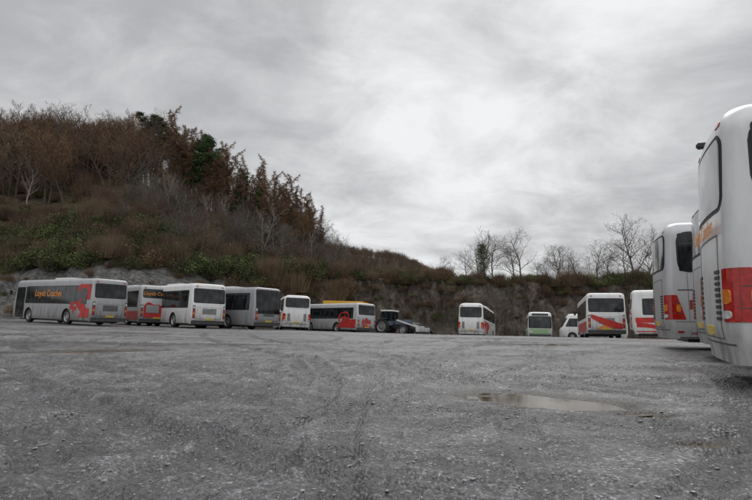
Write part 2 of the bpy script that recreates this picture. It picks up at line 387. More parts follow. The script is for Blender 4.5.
def pine(h,crown=.5,wide=2.4):
    tm=TM();n=8;pts=[Vector((random.gauss(0,.09)*k,random.gauss(0,.09)*k,-.4+h*k/n)) for k in range(n+1)]
    for k in range(n): tm.tube(pts[k],pts[k+1],.24*(1-k/n)+.04,.24*(1-(k+1)/n)+.04,6,0)
    for i in range(26):
        f=crown+(1-crown)*(i+.5)/26;x=f*n;j=min(int(x),n-1);p=pts[j].lerp(pts[j+1],x-j);a=i*2.4+random.random()
        L=wide*(1-((f-crown)/(1-crown))**1.5*.75)*random.uniform(.4,1.15);e=p+Vector((math.cos(a),math.sin(a),random.uniform(.0,.5)))*L
        tm.tube(p,e,.06,.02,4,0)
        for c in range(3):
            cc=p.lerp(e,.5+.28*c)+rv(.2);R=random.uniform(.4,.75)
            for q in range(110):
                o=rv(.5);o.z*=.5;tm.leaf(cc+o*R,random.uniform(.06,.14),1)
    return tm
PN=[pine(14,.45,2.6).mesh('pine_mesh',[bark,pineg]),pine(13,.55,2.4).mesh('pine_mesh',[bark,pineg]),pine(12,.3,1.9).mesh('pine_mesh',[bark,pineg])]
def bush(mat,R=1.0,H=1.0,n=900,sz=.075,tw=120):
    tm=TM();lobes=[(Vector((random.gauss(0,.5)*R,random.gauss(0,.5)*R,random.uniform(.25,.75)*H)),random.uniform(.3,.6)) for _ in range(9)]
    for k in range(n):
        c,r=random.choice(lobes);d=rv(1).normalized()*r*random.uniform(.6,1.12)**1;p=c+d;
        if p.z<-.1: p.z=abs(p.z)
        tm.leaf(p,random.uniform(.5,1.2)*sz,1)
    for k in range(tw):
        a=Vector((random.gauss(0,.35)*R,random.gauss(0,.35)*R,0));b=a*1.6+Vector((0,0,random.uniform(.6,1.35)*H))+rv(.12);tm.twig(a,b,.014,0)
    return tm
GB=[bush(gorse,1,1.1).mesh('gorse_mesh',[bark,gorse]) for _ in range(4)]
BK=[bush(brack,1,.8,700,.07,260).mesh('bracken_mesh',[twb,brack]) for _ in range(4)]
GR=[bush(grass,1,.45,800,.06,300).mesh('grass_tuft_mesh',[grass,grass]) for _ in range(3)]
TWB=[bush(brack,1,1.5,90,.06,900).mesh('bramble_mesh',[twb,brack]) for _ in range(3)]
def empty(name):
    e=bpy.data.objects.new(name,None);scene.collection.objects.link(e);return e
def put(me,name,px,Y,s=1,parent=None,sz=None,dz=0,loc=None):
    o=bpy.data.objects.new(name,me);scene.collection.objects.link(o)
    if loc is None:
        X=(px-376)/F*Y;z=float(hillz(np.array(float(px)),np.array(float(Y))));loc=(X,Y,z+dz)
    o.location=loc;o.rotation_euler=(0,0,random.random()*6.28);o.scale=(s,s,s*(sz or random.uniform(.9,1.1)))
    if parent:o.parent=parent
    return o
random.seed(11)
wood=empty('hillside_woodland');scrub=empty('gorse_scrub');hedge=empty('hedgerow');brk=empty('bracken_undergrowth');dw=empty('distant_woodland')
for k in range(540):
    px=random.uniform(-420,330);Yc=float(I(px,YC_));Yb=float(I(px,Yb_));w=float(I(px,W_))
    lo=Yb+w+10+ (12 if px<60 else 18);hi=Yc+14 if px<120 else Yc-14;Y=random.uniform(lo,hi)
    if px>130 and random.random()<.35: continue
    me=random.choice(BR+BT[:2] if px<110 else BT+BR+BB[:1]);put(me,'bare_tree',px,Y,random.uniform(.75,1.35)*(1 if px<150 else .62),wood)
for k in range(210):
    px=random.uniform(-70,132);Y=random.uniform(106,138)
    put(random.choice(BR+BT[:1]),'russet_tree',px,Y,random.uniform(1.15,1.5),wood)
for k in range(165):
    px=random.uniform(165,324);Yc=float(I(px,YC_));Y=Yc+random.uniform(-20,6)
    put(random.choice(LA),'larch_tree',px,Y,random.uniform(.74,1.12)*(1.10-.28*(px-170)/150))
for px,Y,s,i in ((136,118,1.12,0),(146,119,1.18,1),(157,116,1.12,0),(165,118,1.02,1),(128,120,1.0,2),(140,121,1.1,1),(151,117,1.15,0),(194,104,1.12,2),(203,103,1.12,1),(212,105,1.0,2),(178,112,.9,1),(198,108,1.08,0),(206,106,1.1,0),(238,99,.9,2),(262,98,.8,2),(118,123,.85,2),(284,98,.65,2),(301,97,.55,2),(151,108,.7,2)):
    put(PN[i],'scots_pine_tree',px,Y,s,None,1.0)
for px,Y,s in ((168,88,.7),(262,88,.8),(267,90,.85),(273,93,.7),(225,92,.6),(340,96,.7),(347,98,.65),(312,92,.6),(22,84,.7),(205,90,.5)):
    put(random.choice(BB),'birch_tree',px,Y,s)
for k in range(80):
    px=random.uniform(110,345);Yb=float(I(px,Yb_))+float(I(px,W_));Y=Yb+random.uniform(4,26)
    put(random.choice(BT+BG),'bare_tree',px,Y,random.uniform(.35,.62),wood)
for k in range(1300):
    px=random.uniform(300,450);q=random.random()**.6
    x,y,z=dhz(np.array(px),np.array(q));put(random.choice(BT+BR[:1]),'bare_tree',0,0,random.uniform(.6,1.0),dw,None,0,(float(x),float(y),float(z)-.5))
# right skyline trees
for px,Y,s,i in ((636,92,1.18,0),(645,90,1.05,1),(628,95,.85,2),(521,92,.9,3),(515,95,.75,1),(556,94,.75,2),(562,99,.7,0),(580,98,.72,1),(597,95,.74,3),(606,97,.7,2),(440,98,.58,0),(447,100,.55,1),(468,98,.7,2),(492,97,.8,3),(478,99,.75,0),(538,97,.55,1),(660,92,.85,3),(690,88,.85,2),(720,86,.8,1),(760,84,.9,0),(820,80,.9,3),(335,100,.6,3),(342,101,.55,1),(430,101,.4,2),(570,101,.6,3),(617,99,.7,1),(587,103,.6,0),(548,103,.5,3)):
    put(BG[i],'bare_tree',px,Y,s)
tm=TM();random.seed(5);grow(tm,Vector((0,0,-.3)),Vector((0,0,1)),7.2,.16,0,3,.25,.014,(12,6,5,3),.6)
for k in range(3200):
    h=random.uniform(.8,6.2);r=.75*(1-abs(h-3.8)/4.2)+.15;tm.leaf(Vector((random.gauss(0,r*.6),random.gauss(0,r*.6),h)),.09,2)
put(tm.mesh('ivy_tree_mesh',[bgrey,twg,gorse]),'ivy_covered_tree',483,90,1.1)
# scrub along top of wall
random.seed(21)
for k in range(800):
    px=random.uniform(300,900) if k%5 else random.uniform(900,1500);Y=float(I(px,Yb_)+I(px,W_))+random.uniform(-.2,5.5)
    me=random.choice(GB*2+BK*2+TWB+GR*2);put(me,'hedge_bush',px,Y,random.uniform(.75,1.25),hedge,random.uniform(.8,1.25))
for k in range(640):
    px=random.uniform(-400,335);Y=float(I(px,Yb_)+I(px,W_))+random.uniform(-1.0,14)
    cl=vn(np.array(px/28.),np.array(Y/5.),99)
    if cl<-.15: continue
    put(random.choice(GB),'gorse_bush',px,Y,random.uniform(.9,1.9),scrub,random.uniform(.75,1.15))
for k in range(900):
    px=random.uniform(-400,350);Yb=float(I(px,Yb_)+I(px,W_));Y=Yb+(0 if px<230 else -1.5)+42*random.random()**1.3
    put(random.choice(BK*2+TWB*2+GR),'bracken_clump',px,Y,random.uniform(.9,1.8),brk)
for k in range(360):
    px=random.uniform(225,900) if k>60 else random.uniform(-300,225);s=random.uniform(.05,1.0);Y=float(I(px,Yb_)+I(px,W_)*s)
    put(random.choice(BK*2+GR+TWB+GB[:1]),'bracken_clump',px,Y+.3,random.uniform(.3,.8),brk,1,-.1)
# ------------------------------------------------------------------ VEHICLE BUILDER
def smf(a,b,x):
    t=min(1,max(0,(x-a)/(b-a)));return t*t*(3-2*t)
class Veh:
    def __init__(s,name,L,W=2.5,H=3.0,skirt=.3,R=.3,rcr=.22,rcf=.35,rk=.12,fk=.35,bow=.05,wheels=None,wr=.48,tumble=.05,fprof=None,rprof=None,hprof=None):
        s.name=name;s.L=L;s.W=W;s.H=H;s.sk=skirt;s.R=R;s.rcr=rcr;s.rcf=rcf;s.rk=rk;s.fk=fk;s.bow=bow;s.wr=wr
        s.wheels=wheels or [3.1,L-2.7];s.tumble=tumble;s.parts={};s.fprof=fprof;s.rprof=rprof;s.hprof=hprof
        s.e=empty(name)
    def hw(s,z):
        w=s.W/2-s.tumble*smf(1.0,s.H,z)-.03*(1-smf(s.sk,s.sk+.25,z))
        if s.hprof: w-=s.hprof(z)
        return w-s.top(z)
    def top(s,z):
        k=z-(s.H-s.R)
        if k<=0:return 0
        return s.R-math.sqrt(max(0,s.R*s.R-min(k,s.R)**2))
    def yr(s,z):
        if s.rprof: return s.rprof(z)+s.top(z)*.8
        return s.rk*smf(1.2,s.H,z)+.08*(1-smf(s.sk,s.sk+.5,z))+s.top(z)*.8
    def yf(s,z):
        if s.fprof: return s.L-s.fprof(z)-s.top(z)*.6
        return s.L-s.fk*smf(1.0,s.H,z)**1.2-.05*(1-smf(s.sk,s.sk+.4,z))-s.top(z)*.8
    def _c(s,x,hw,rc):
        a=abs(x)-(hw-rc)
        if a<=0:return 0
        return rc-math.sqrt(max(0,rc*rc-min(a,rc)**2))
    def rear(s,x,z):
        hw=s.hw(z);return s.yr(z)+s.bow*(x/hw)**2+s._c(x,hw,s.rcr)
    def front(s,x,z):
        hw=s.hw(z);return s.yf(z)-s.bow*1.5*(x/hw)**2-s._c(x,hw,s.rcf)
    def pt(s,side,u,z,off):
        if side=='L':return (-(s.hw(z)+off),u,z)
        if side=='R':return (s.hw(z)+off,u,z)
        h=s.hw(z);u=max(-h,min(h,u));e=.004
        fn=s.rear if side=='B' else s.front
        a=max(-h,u-e);b=min(h,u+e);d=(fn(b,z)-fn(a,z))/(b-a);l=math.hypot(d,1)
        if side=='B':return (u+d/l*off,fn(u,z)-off/l,z)
        return (u-d/l*off,fn(u,z)+off/l,z)
    def add(s,part,mat,v,f,smooth=False):
        p=s.parts.setdefault(part,dict(v=[],f=[],m=mat,s=smooth));i=len(p['v']);p['v']+=list(v);p['f']+=[tuple(i+k for k in q) for q in f]
    def patch(s,part,mat,side,u0,u1,z0,z1,off=.006,r=.05,sl=0.0,sr=0.0):
        nu=max(2,int(abs(u1-u0)/.05)) if side in 'BF' else 2
        r=min(r,abs(u1-u0)/2.01,abs(z1-z0)/2.01)
        zs=[z0+r*(1-math.cos(a*math.pi/8)) for a in range(5)]
        n=max(2,int((z1-z0)/.12));zs+=[z0+r+(z1-z0-2*r)*k/n for k in range(1,n)]
        zs+=[z1-r*(1-math.cos(a*math.pi/8)) for a in range(4,-1,-1)]
        v=[];f=[]
        for z in zs:
            a=max(0,r-(z-z0),r-(z1-z));ins=r-math.sqrt(max(0,r*r-a*a));q=(z-z0)/(z1-z0)
            A=u0+ins+sl*q;B=u1-ins+sr*q
            for k in range(nu+1): v.append(s.pt(side,A+(B-A)*k/nu,z,off))
        w=nu+1;m=len(zs)
        for j in range(m-1):
            for k in range(nu): f.append((j*w+k,j*w+k+1,(j+1)*w+k+1,(j+1)*w+k))
        bd=[k for k in range(w)]+[j*w+nu for j in range(1,m)]+[(m-1)*w+k for k in range(nu-1,-1,-1)]+[j*w for j in range(m-2,0,-1)]
        i=len(v)
        for b in bd:
            p=v[b];z=p[2]
            if side in 'LR': sgn=-1 if side=='L' else 1;v.append((p[0]-sgn*(off+.004),p[1],z))
            else: sgn=1 if side=='B' else -1;v.append((p[0],p[1]+sgn*(off+.004),z))
        for k in range(len(bd)): f.append((bd[k],bd[(k+1)%len(bd)],i+(k+1)%len(bd),i+k))
        s.add(part,mat,v,f)
    def poly(s,part,mat,side,pts,off=.008):
        v=[s.pt(side,u,z,off) for u,z in pts];s.add(part,mat,v,[tuple(range(len(v)))])
    def band(s,part,mat,side,fn,u0,u1,off=.01,n=20):
        # ribbon following the surface; fn(t)->(zlow,zhigh)
        v=[];f=[]
        for k in range(n+1):
            t=k/n;u=u0+(u1-u0)*t;a,b=fn(t);v+=[s.pt(side,u,a,off),s.pt(side,u,b,off)]
        for k in range(n): f.append((2*k,2*k+2,2*k+3,2*k+1))
        s.add(part,mat,v,f)
    def box(s,part,mat,c,d,bev=.02,rot=None):
        bm=bmesh.new();bmesh.ops.create_cube(bm,size=1)
        for v in bm.verts: v.co=Vector((v.co.x*d[0],v.co.y*d[1],v.co.z*d[2]))
        if bev: bmesh.ops.bevel(bm,geom=bm.edges[:],offset=min(bev,min(d)*.3),segments=2,affect='EDGES')
        if rot: bmesh.ops.rotate(bm,cent=(0,0,0),matrix=rot,verts=bm.verts)
        bm.verts.index_update()
        s.add(part,mat,[tuple(v.co+Vector(c)) for v in bm.verts],[[v.index for v in f.verts] for f in bm.faces]);bm.free()
    def lathe(s,part,mat,c,prof,n=28,sgn=1):
        v=[];f=[]
        for x,r in prof:
            for k in range(n):
                a=2*math.pi*k/n;v.append((c[0]+sgn*x,c[1]+r*math.cos(a),c[2]+r*math.sin(a)))
        for j in range(len(prof)-1):
            for k in range(n):
                k2=(k+1)%n;f.append((j*n+k,j*n+k2,(j+1)*n+k2,(j+1)*n+k))
        s.add(part,mat,v,f,True)
    def wheel(s,x,y,sgn,r=None,w=.28):
        r=r or s.wr
        s.lathe('tyres',M['tyre'],(x,y,r),[(-w,r*.5),(-w,r*.94),(-w*.85,r),(-w*.15,r),(-.01,r*.93),(.0,r*.8),(-.02,r*.63)],32,sgn)
        s.lathe('wheel_rims',M['rim'],(x,y,r),[(-.02,r*.63),(-.005,r*.6),(-.03,r*.55),(-.09,r*.5),(-.09,r*.3),(-.03,r*.26),(-.02,r*.1),(-.02,0.001)],24,sgn)
        for k in range(8):
            a=k*math.pi/4;s.box('wheel_nuts',M['trim'],(x-sgn*.075,y+r*.4*math.cos(a),r+r*.4*math.sin(a)),(.04,.04,.04),0)
    def body(s,mat):
        zs=[s.sk,s.sk+.08,s.sk+.2,s.sk+.35,.7,.8,.9,1.0,1.1,1.2,1.3,1.4,1.6,1.8,2.0,2.2,2.4,2.6,2.8,3.0,3.2]
        zs=[z for z in sorted(set(zs)) if z<s.H-s.R-.03]
        zs+=[s.H-s.R+s.R*math.sin(k*math.pi/16) for k in range(0,8)]+[s.H-.0005]
        def xs(hw,rc):
            o=[hw-rc+rc*math.sin(a*math.pi/12) for a in range(6,0,-1)]
            mid=[(hw-rc)*q for q in (1,.6,.2,-.2,-.6,-1)]
            return o+mid+[-a for a in o[::-1]]
        v=[];ringn=None
        for z in zs:
            hw=s.hw(z);r1=xs(hw,min(s.rcr,hw*.9));r2=xs(hw,min(s.rcf,hw*.9))
            ring=[(-x,s.rear(-x,z),z) for x in r1]+[(x,s.front(x,z),z) for x in r2]
            ringn=len(ring);v+=ring
        f=[]
        for j in range(len(zs)-1):
            for k in range(ringn):
                k2=(k+1)%ringn;f.append((j*ringn+k,j*ringn+k2,(j+1)*ringn+k2,(j+1)*ringn+k))
        f.append(tuple(range(ringn-1,-1,-1)));f.append(tuple(range((len(zs)-1)*ringn,len(zs)*ringn)))
        me=bpy.data.meshes.new('body');me.from_pydata(v,[],f);me.materials.append(mat);me.materials.append(M['black'])
        me.polygons.foreach_set('use_smooth',[True]*len(me.polygons));me.update()
        o=bpy.data.objects.new('body',me);scene.collection.objects.link(o)
        bm=bmesh.new()
        for y in s.wheels:
            for sg in (-1,1):
                g=bmesh.ops.create_cone(bm,cap_ends=True,segments=36,radius1=s.wr*1.2,radius2=s.wr*1.2,depth=min(.9,s.W*.4))
                bmesh.ops.rotate(bm,cent=(0,0,0),matrix=Matrix.Rotation(math.pi/2,3,'Y'),verts=g['verts'])
                bmesh.ops.translate(bm,vec=(sg*(s.W/2-.02),y,s.wr*.98),verts=g['verts'])
        cm=bpy.data.meshes.new('cut');bm.to_mesh(cm);bm.free();cm.materials.append(mat);cm.materials.append(M['black'])
        cm.polygons.foreach_set('material_index',[1]*len(cm.polygons))
        co=bpy.data.objects.new('cut',cm);scene.collection.objects.link(co)
        md=o.modifiers.new('b','BOOLEAN');md.operation='DIFFERENCE';md.object=co;md.solver='EXACT'
        dg=bpy.context.evaluated_depsgraph_get();dg.update()
        nm=bpy.data.meshes.new_from_object(o.evaluated_get(dg))
        o.modifiers.clear();o.data=nm;nm.set_sharp_from_angle(angle=math.radians(32))
        bpy.data.objects.remove(co);o.parent=s.e
        s.box('chassis',M['black'],(0,s.L/2,s.sk-.02),(s.W*.7,s.L*.9,.16),.02)
        for y in s.wheels:
            for sg in (-1,1): s.wheel(sg*(s.W/2-.03),y,sg,None,min(.28,s.wr*.6))
            s.box('axle',M['black'],(0,y,s.wr),(s.W*.8,.14,.14),.02)
    def text(s,part,txt,loc,rot,size,mat,shear=.2):
        c=bpy.data.curves.new(part,'FONT');c.body=txt;c.size=size;c.extrude=.002;c.shear=shear;c.materials.append(mat);c.align_x='CENTER';c.offset=size*.012
        o=bpy.data.objects.new(part,c);scene.collection.objects.link(o);o.location=loc;o.rotation_euler=rot;o.parent=s.e
    def finish(s,pos,head,zoff=0):
        for n,p in s.parts.items():
            ob=meshobj(n,p['v'],p['f'],p['m'],s.e,p['s'])
            if p['s']: ob.data.set_sharp_from_angle(angle=math.radians(40))
        h=Vector((head[0],head[1],0)).normalized();r=Vector((h.y,-h.x,0))
        g=lambda q: float(gbase(q.x,q.y))
        p0=Vector((pos[0],pos[1],0));a=p0+h*s.wheels[0];b=p0+h*s.wheels[-1]
        sl=(g(b)-g(a))/(s.wheels[-1]-s.wheels[0]);sr=(g(a+r)-g(a-r))/2
        Yv=Vector((h.x,h.y,sl)).normalized();Xv=Vector((r.x,r.y,sr));Zv=Xv.cross(Yv).normalized();Xv=Yv.cross(Zv)
        z=g(a)-sl*s.wheels[0]
        m=Matrix(((Xv.x,Yv.x,Zv.x,pos[0]),(Xv.y,Yv.y,Zv.y,pos[1]),(Xv.z,Yv.z,Zv.z,z+zoff),(0,0,0,1)))
        s.e.matrix_world=m
def side_win(v,side,y0,y1,z0,z1,panes=5,gap=.05,mat=None,seal=.004,r=.08):
    v.patch('window_surround',M['seal'],side,y0-.04,y1+.04,z0-.04,z1+.04,.004,r)
    w=(y1-y0-gap*(panes-1))/panes
    for k in range(panes):
        a=y0+k*(w+gap);v.patch('side_windows',M['glass'],side,a,a+w,z0,z1,.010,.05)
        if k%2==0 and w>.9: v.patch('window_vent_bars',M['trim'],side,a+.03,a+w-.03,z1-.3,z1-.28,.014,.005)
def common(v,bodym,trimlow=None,plate=True,grille=True):
    L,W,H=v.L,v.W,v.H
    for sd in 'LR':
        y=.9
        while y<L-.8:
            if all(abs(y-w)>v.wr*1.35 for w in v.wheels): v.patch('panel_seams',M['trim'],sd,y,y+.012,v.sk+.02,1.15,.003,.003)
            y+=1.15
        v.patch('skirt_rail',M['trim'],sd,.4,v.wheels[0]-v.wr*1.3,v.sk+.01,v.sk+.05,.006,.01)
        v.patch('skirt_rail',M['trim'],sd,v.wheels[0]+v.wr*1.3,v.wheels[1]-v.wr*1.3,v.sk+.01,v.sk+.05,.006,.01)
        for y in (1.6,L/2,L-1.3): v.patch('side_markers',M['amber'],sd,y,y+.1,.75,.8,.012,.01)
    hwf=W/2-.12
    v.patch('windscreen_surround',M['seal'],'F',-hwf-.05,hwf+.05,1.1,H-.42,.004,.15)
    v.patch('windscreen',M['glass'],'F',-hwf,hwf,1.15,H-.47,.01,.14)
    v.patch('destination_display',M['black'],'F',-.8,.8,H-.38,H-.16,.008,.03)
    for sx in (-1,1):
        a,b=sorted((sx*.75,sx*(W/2-.16)));v.patch('headlamps',M['lamp'],'F',a,b,.68,.86,.012,.05)
    v.patch('front_bumper',M['trim'],'F',-W/2+.14,W/2-.14,v.sk+.02,.52,.02,.05)
def rear_bus(v,win=(1.75,2.7),winw=1.02,lowc=None,tall=False,grille=True):
    W,H=v.W,v.H
    v.patch('rear_window_surround',M['seal'],'B',-winw-.04,winw+.04,win[0]-.04,win[1]+.04,.004,.12)
    v.patch('rear_window',M['glass'],'B',-winw,winw,win[0],win[1],.010,.1)
    if grille:
        v.patch('engine_door',M['trim'],'B',-.85,.85,.62,.635,.004,.004);v.patch('engine_door',M['trim'],'B',-.85,.85,1.38,1.392,.004,.004)
        for sx in (-.86,.85): v.patch('engine_door',M['trim'],'B',sx,sx+.012,.62,1.39,.004,.004)
        for k in range(7):
            z=.95+k*.055;v.patch('engine_louvres',M['black'],'B',-.5,.5,z,z+.028,.012,.01)
    for sx in (-1,1):
        x0,x1=sorted((sx*(W/2-.26),sx*(W/2-.10)))
        v.patch('lamp_housing',M['trim'],'B',x0,x1,.66,1.52,.010,.04)
        for k,mm in enumerate(('tail','amber','tail','lamp')):
            v.patch('tail_lamps_'+mm,M[mm],'B',x0+.02,x1-.02,.70+k*.2,.86+k*.2,.022,.04)
        a,b=sorted((sx*.85,sx*.98));v.patch('high_level_lamps',M['tail'],'B',a,b,H-.24,H-.18,.012,.02)
    v.patch('rear_bumper',M['trim'],'B',-W/2+.08,W/2-.08,v.sk+.01,.52,.03,.05)
    v.patch('number_plate',M['plate'],'B',-.27,.27,.54,.65,.036,.01)
def swirl(v,side,y,z,sc,seed,off=.016):
    rr_=random.Random(seed);n=44;ph=rr_.random()*6.28;pts=[]
    for k in range(n):
        a=2*math.pi*k/n;r=sc*(.42+.16*math.sin(3*a+ph)+.14*math.sin(5*a+ph*2)+.10*math.sin(8*a))
        pts.append((y+r*1.15*math.cos(a+.5*math.sin(2*a)),z+r*math.sin(a)))
    v.poly('red_emblem',M['redv'],side,pts,off)
    for q in range(3):
        pts=[];a0=rr_.random()*6.28;n=14;R=sc*(.62+.12*q)
        for k in range(n+1):
            a=a0+1.9*k/n;w=.10*sc*math.sin(math.pi*k/n)+.008;pts.append((y+(R+w)*math.cos(a),z+(R+w)*.8*math.sin(a)))
        for k in range(n,-1,-1):
            a=a0+1.9*k/n;w=.10*sc*math.sin(math.pi*k/n)+.008;pts.append((y+(R-w)*math.cos(a),z+(R-w)*.8*math.sin(a)))
        v.poly('red_emblem',M['redv'],side,pts,off+.002+.002*q)
def corner_pos(px,D,head,side):
    h=Vector((head[0],head[1])).normalized();r=Vector((h.y,-h.x));c=Vector(((px-376)/F*D,D))
    return (c+r*1.25) if side=='L' else (c-r*1.25)
def roofpod(v,mat,y,l=1.8,h=.16,w=1.5):
    v.box('roof_air_unit',mat,(0,y,v.H+h/2-.03),(w,l,h),.07)
RB=(math.pi/2,0,0);RL=(math.pi/2,0,-math.pi/2);RR=(math.pi/2,0,math.pi/2)
def stdbus(name,px,D,head,L=10.8,H=3.0,bm='silver',side='L',win=(1.38,2.5),panes=6,rwin=(1.8,2.65),red=None,winw=1.02,door=True,low=None,pod=True,rear=True):
    v=Veh(name,L,2.5,H,.28,.22,.18,.3,.10,.3,.04)
    v.body(M[bm]);common(v,M[bm])
    for sd in 'LR':
        e=L-2.1 if (sd=='L' and door) else L-.75
        side_win(v,sd,.7,e,win[0],win[1],panes)
        if low: v.patch('lower_panels',M[low],sd,.3,L-.5,.42,1.05,.002,.03)
    if door:
        v.patch('door_surround',M['seal'],'L',L-1.95,L-.6,.34,2.5,.004,.06)
        for k in (0,1): v.patch('door_leaves',M['glass'],'L',L-1.9+k*.64,L-1.9+k*.64+.6,.45,2.42,.010,.05)
    if rear: rear_bus(v,rwin,winw)
    if pod: roofpod(v,M['white'],L*.45,2.2)
    for sx in (-1,1):
        v.box('wing_mirror',M['black'],(sx*(1.25+.16),L-.05,2.1),(.18,.1,.34),.03);v.box('mirror_arm',M['black'],(sx*1.24,L-.18,2.32),(.34,.04,.04),.01,Matrix.Rotation(-.4*sx,3,'Z'))
    return v,corner_pos(px,D,head,side)
# ---- left row
hA=(-.81,.58)
v,p=stdbus('single_decker_bus',92,36,hA,11.2,3.0,'silver2')
pts=[(.25,.5),(.25,2.62)]+[(.25+1.35+.3*math.sin(k*.9),2.62-2.1*k/14) for k in range(15)]
v.poly('red_rear_quarter',M['redv'],'L',pts,.013)
v.patch('side_windows',M['glass'],'L',.75,1.5,1.7,2.35,.018,.1)
swirl(v,'L',2.2,1.0,.65,2)
v.text('company_lettering','Lloyds Coaches',(-1.262,5.8,1.84),RL,.6,M['orange'])
v.finish(p,hA)
v,p=stdbus('single_decker_bus',140,41,(-.62,.78),10.5,2.95,'silver',rwin=(2.05,2.62),low='red')
v.text('company_lettering','Lloyds Coaches',(0,.0,2.22),RB,.34,M['orange'])
v.band('red_rear_wash',M['redv'],'B',lambda t:(.60,1.45+.22*math.sin(t*5.5)+.1*math.sin(t*13)),-.95,.95,.026)
v.patch('rear_lettering_panel',M['grey'],'B',-.8,.1,.95,1.5,.034,.03)
v.finish(p,(-.62,.78))
v,p=stdbus('single_decker_bus',192,38,(-.66,.75),10.6,3.0,'white',rwin=(1.72,2.62),winw=1.08)
v.finish(p,(-.66,.75))
v,p=stdbus('single_decker_bus',255,39.5,(-.78,.62),9.4,2.95,'grey',rwin=(1.15,2.75),winw=1.08)
v.finish(p,(-.78,.62))
def coach(name,px,D,head,side='R',L=12,H=3.55,bm='silver',stripe=None,rwin=(2.25,3.15),orient=0,winz=(2.15,3.2),W=2.5,cam=False):
    v=Veh(name,L,W,H,.32,.42,.2,.45,.06,.6,.06,[3.3,L-2.9],.5,.06)
    v.body(M[bm])
    for sd in 'LR':
        side_win(v,sd,.42,L-.9,winz[0],winz[1],6,.03,r=.28)
        y=1.0
        while y<L-1:
            v.patch('locker_seams',M['trim'],sd,y,y+.012,.38,1.55,.003,.003) if all(abs(y-w)>.68 for w in v.wheels) else None
            y+=1.35
        v.patch('waist_moulding',M['trim'],sd,.35,L-.6,1.62,1.65,.006,.01)
        v.patch('skirt_rail',M['trim'],sd,.35,2.6,.33,.37,.006,.01)
        if stripe: v.band('side_sweep',M[stripe],sd,lambda t:(.45+.9*t**3,1.35+.3*math.sin(t*3.14)-.0*t),.62,5.6,.006)
    hwf=W/2-.1
    v.patch('windscreen_surround',M['seal'],'F',-hwf-.04,hwf+.04,1.15,H-.35,.004,.15);v.patch('windscreen',M['glass'],'F',-hwf,hwf,1.2,H-.4,.01,.14)
    for sx in (-1,1):
        a,b=sorted((sx*.75,sx*(W/2-.16)));v.patch('headlamps',M['lamp'],'F',a,b,.68,.9,.012,.06)
    v.patch('front_grille',M['black'],'F',-.6,.6,.55,.85,.01,.05)
    v.patch('rear_window_surround',M['seal'],'B',-1.08,1.08,rwin[0]-.05,rwin[1]+.05,.004,.16);v.patch('rear_window',M['glass'],'B',-1.03,1.03,rwin[0],rwin[1],.01,.14)
    v.patch('engine_door',M['trim'],'B',-.8,.8,.62,.632,.004,.004);v.patch('engine_door',M['trim'],'B',-.8,.8,1.95,1.962,.004,.004)
    for sx in (-1,1):
        a,b=sorted((sx*.8,sx*.812));v.patch('engine_door',M['trim'],'B',a,b,.62,1.96,.004,.004)
        for k in range(9):
            z=.86+k*.075;a,b=sorted((sx*.60,sx*.86));v.patch('engine_louvres',M['black'],'B',a,b,z,z+.042,.012,.01)
        sd='R' if sx>0 else 'L';a,b=sorted((sx*1.02,sx*1.26))
        yc=v.rear(1.24,1.2)-.01
        v.patch('lamp_cluster',M['tail'],'B',a,b,.84,1.5,.012,.02)
        v.patch('lamp_cluster',M['tail'],sd,yc,.52,.84,1.5,.012,.02,0,-.20)
        v.patch('lamp_divider',M['trim'],sd,yc,.47,1.0,1.012,.016,.003);v.patch('lamp_divider',M['trim'],sd,yc,.40,1.27,1.282,.016,.003)
        v.patch('indicator_lamp',M['amber'],sd,.29,.40,1.04,1.25,.020,.05);a,b=sorted((sx*1.04,sx*1.17));v.patch('indicator_lamp',M['amber'],'B',a,b,1.06,1.24,.022,.04)
        v.patch('reverse_lamp',M['lamp'],'B',a,b,.88,.98,.022,.04)
        a,b=sorted((sx*.8,sx*1.0));v.patch('high_level_lamps',M['tail'],'B',a,b,H-.3,H-.24,.012,.02)
    v.patch('rear_bumper_line',M['trim'],'B',-1.15,1.15,.55,.57,.006,.005)
    v.patch('number_plate',M['plate'],'B',-.27,.27,.66,.78,.02,.01)
    for sd in 'LR':
        v.patch('bumper_seam',M['trim'],sd,.75,.762,.36,.78,.004,.004);v.patch('bumper_seam',M['trim'],sd,.28,.75,.77,.782,.004,.004)
        v.patch('panel_seams',M['trim'],sd,.60,.610,.78,2.1,.003,.003)
    v.patch('reflector',M['tail'],'R',.3,.45,.48,.53,.012,.01)
    if cam:
        v.box('reversing_camera',M['black'],(-.45,.10,H-.16),(.10,.16,.09),.02)
    v.box('roof_hatch',M['trim'],(0,L*.3,H+.01),(.8,.8,.07),.03);v.box('roof_air_unit',M[bm],(0,L*.6,H+.06),(1.7,2.6,.2),.08)
    for sx in (-1,1):
        v.box('wing_mirror',M['black'],(sx*(1.25+.2),L+.1,2.3),(.2,.14,.42),.04);v.box('mirror_arm',M['black'],(sx*1.2,L-.1,2.62),(.5,.05,.05),.015,Matrix.Rotation(-.5*sx,3,'Z'))
    return v,corner_pos(px,D,head,side)
v,p=coach('coach',283,52,(-.25,.97),'L',11,3.2,'white',None,(2.1,2.9),0,(1.8,2.85));v.finish(p,(-.25,.97))
v,p=stdbus('single_decker_bus',357,55,(-.69,.73),10.2,2.9,'silver',win=(1.4,2.4),pod=False)
v.poly('red_rear_quarter',M['redv'],'L',[(.25,.45),(.25,1.3),(1.6,1.3),(2.6,1.0),(3.0,.5)],.006);swirl(v,'L',1.9,1.4,1.0,9);swirl(v,'B',.0,1.1,.8,3)
v.finish(p,(-.69,.73))
# ---- middle coach
h=(.30,.95);v,p=coach('coach',482,57,h,'R',11.8,3.4,'white','red',(2.0,2.95),0,(1.9,3.0));swirl(v,'R',2.0,1.2,.9,6);v.finish(p,h)
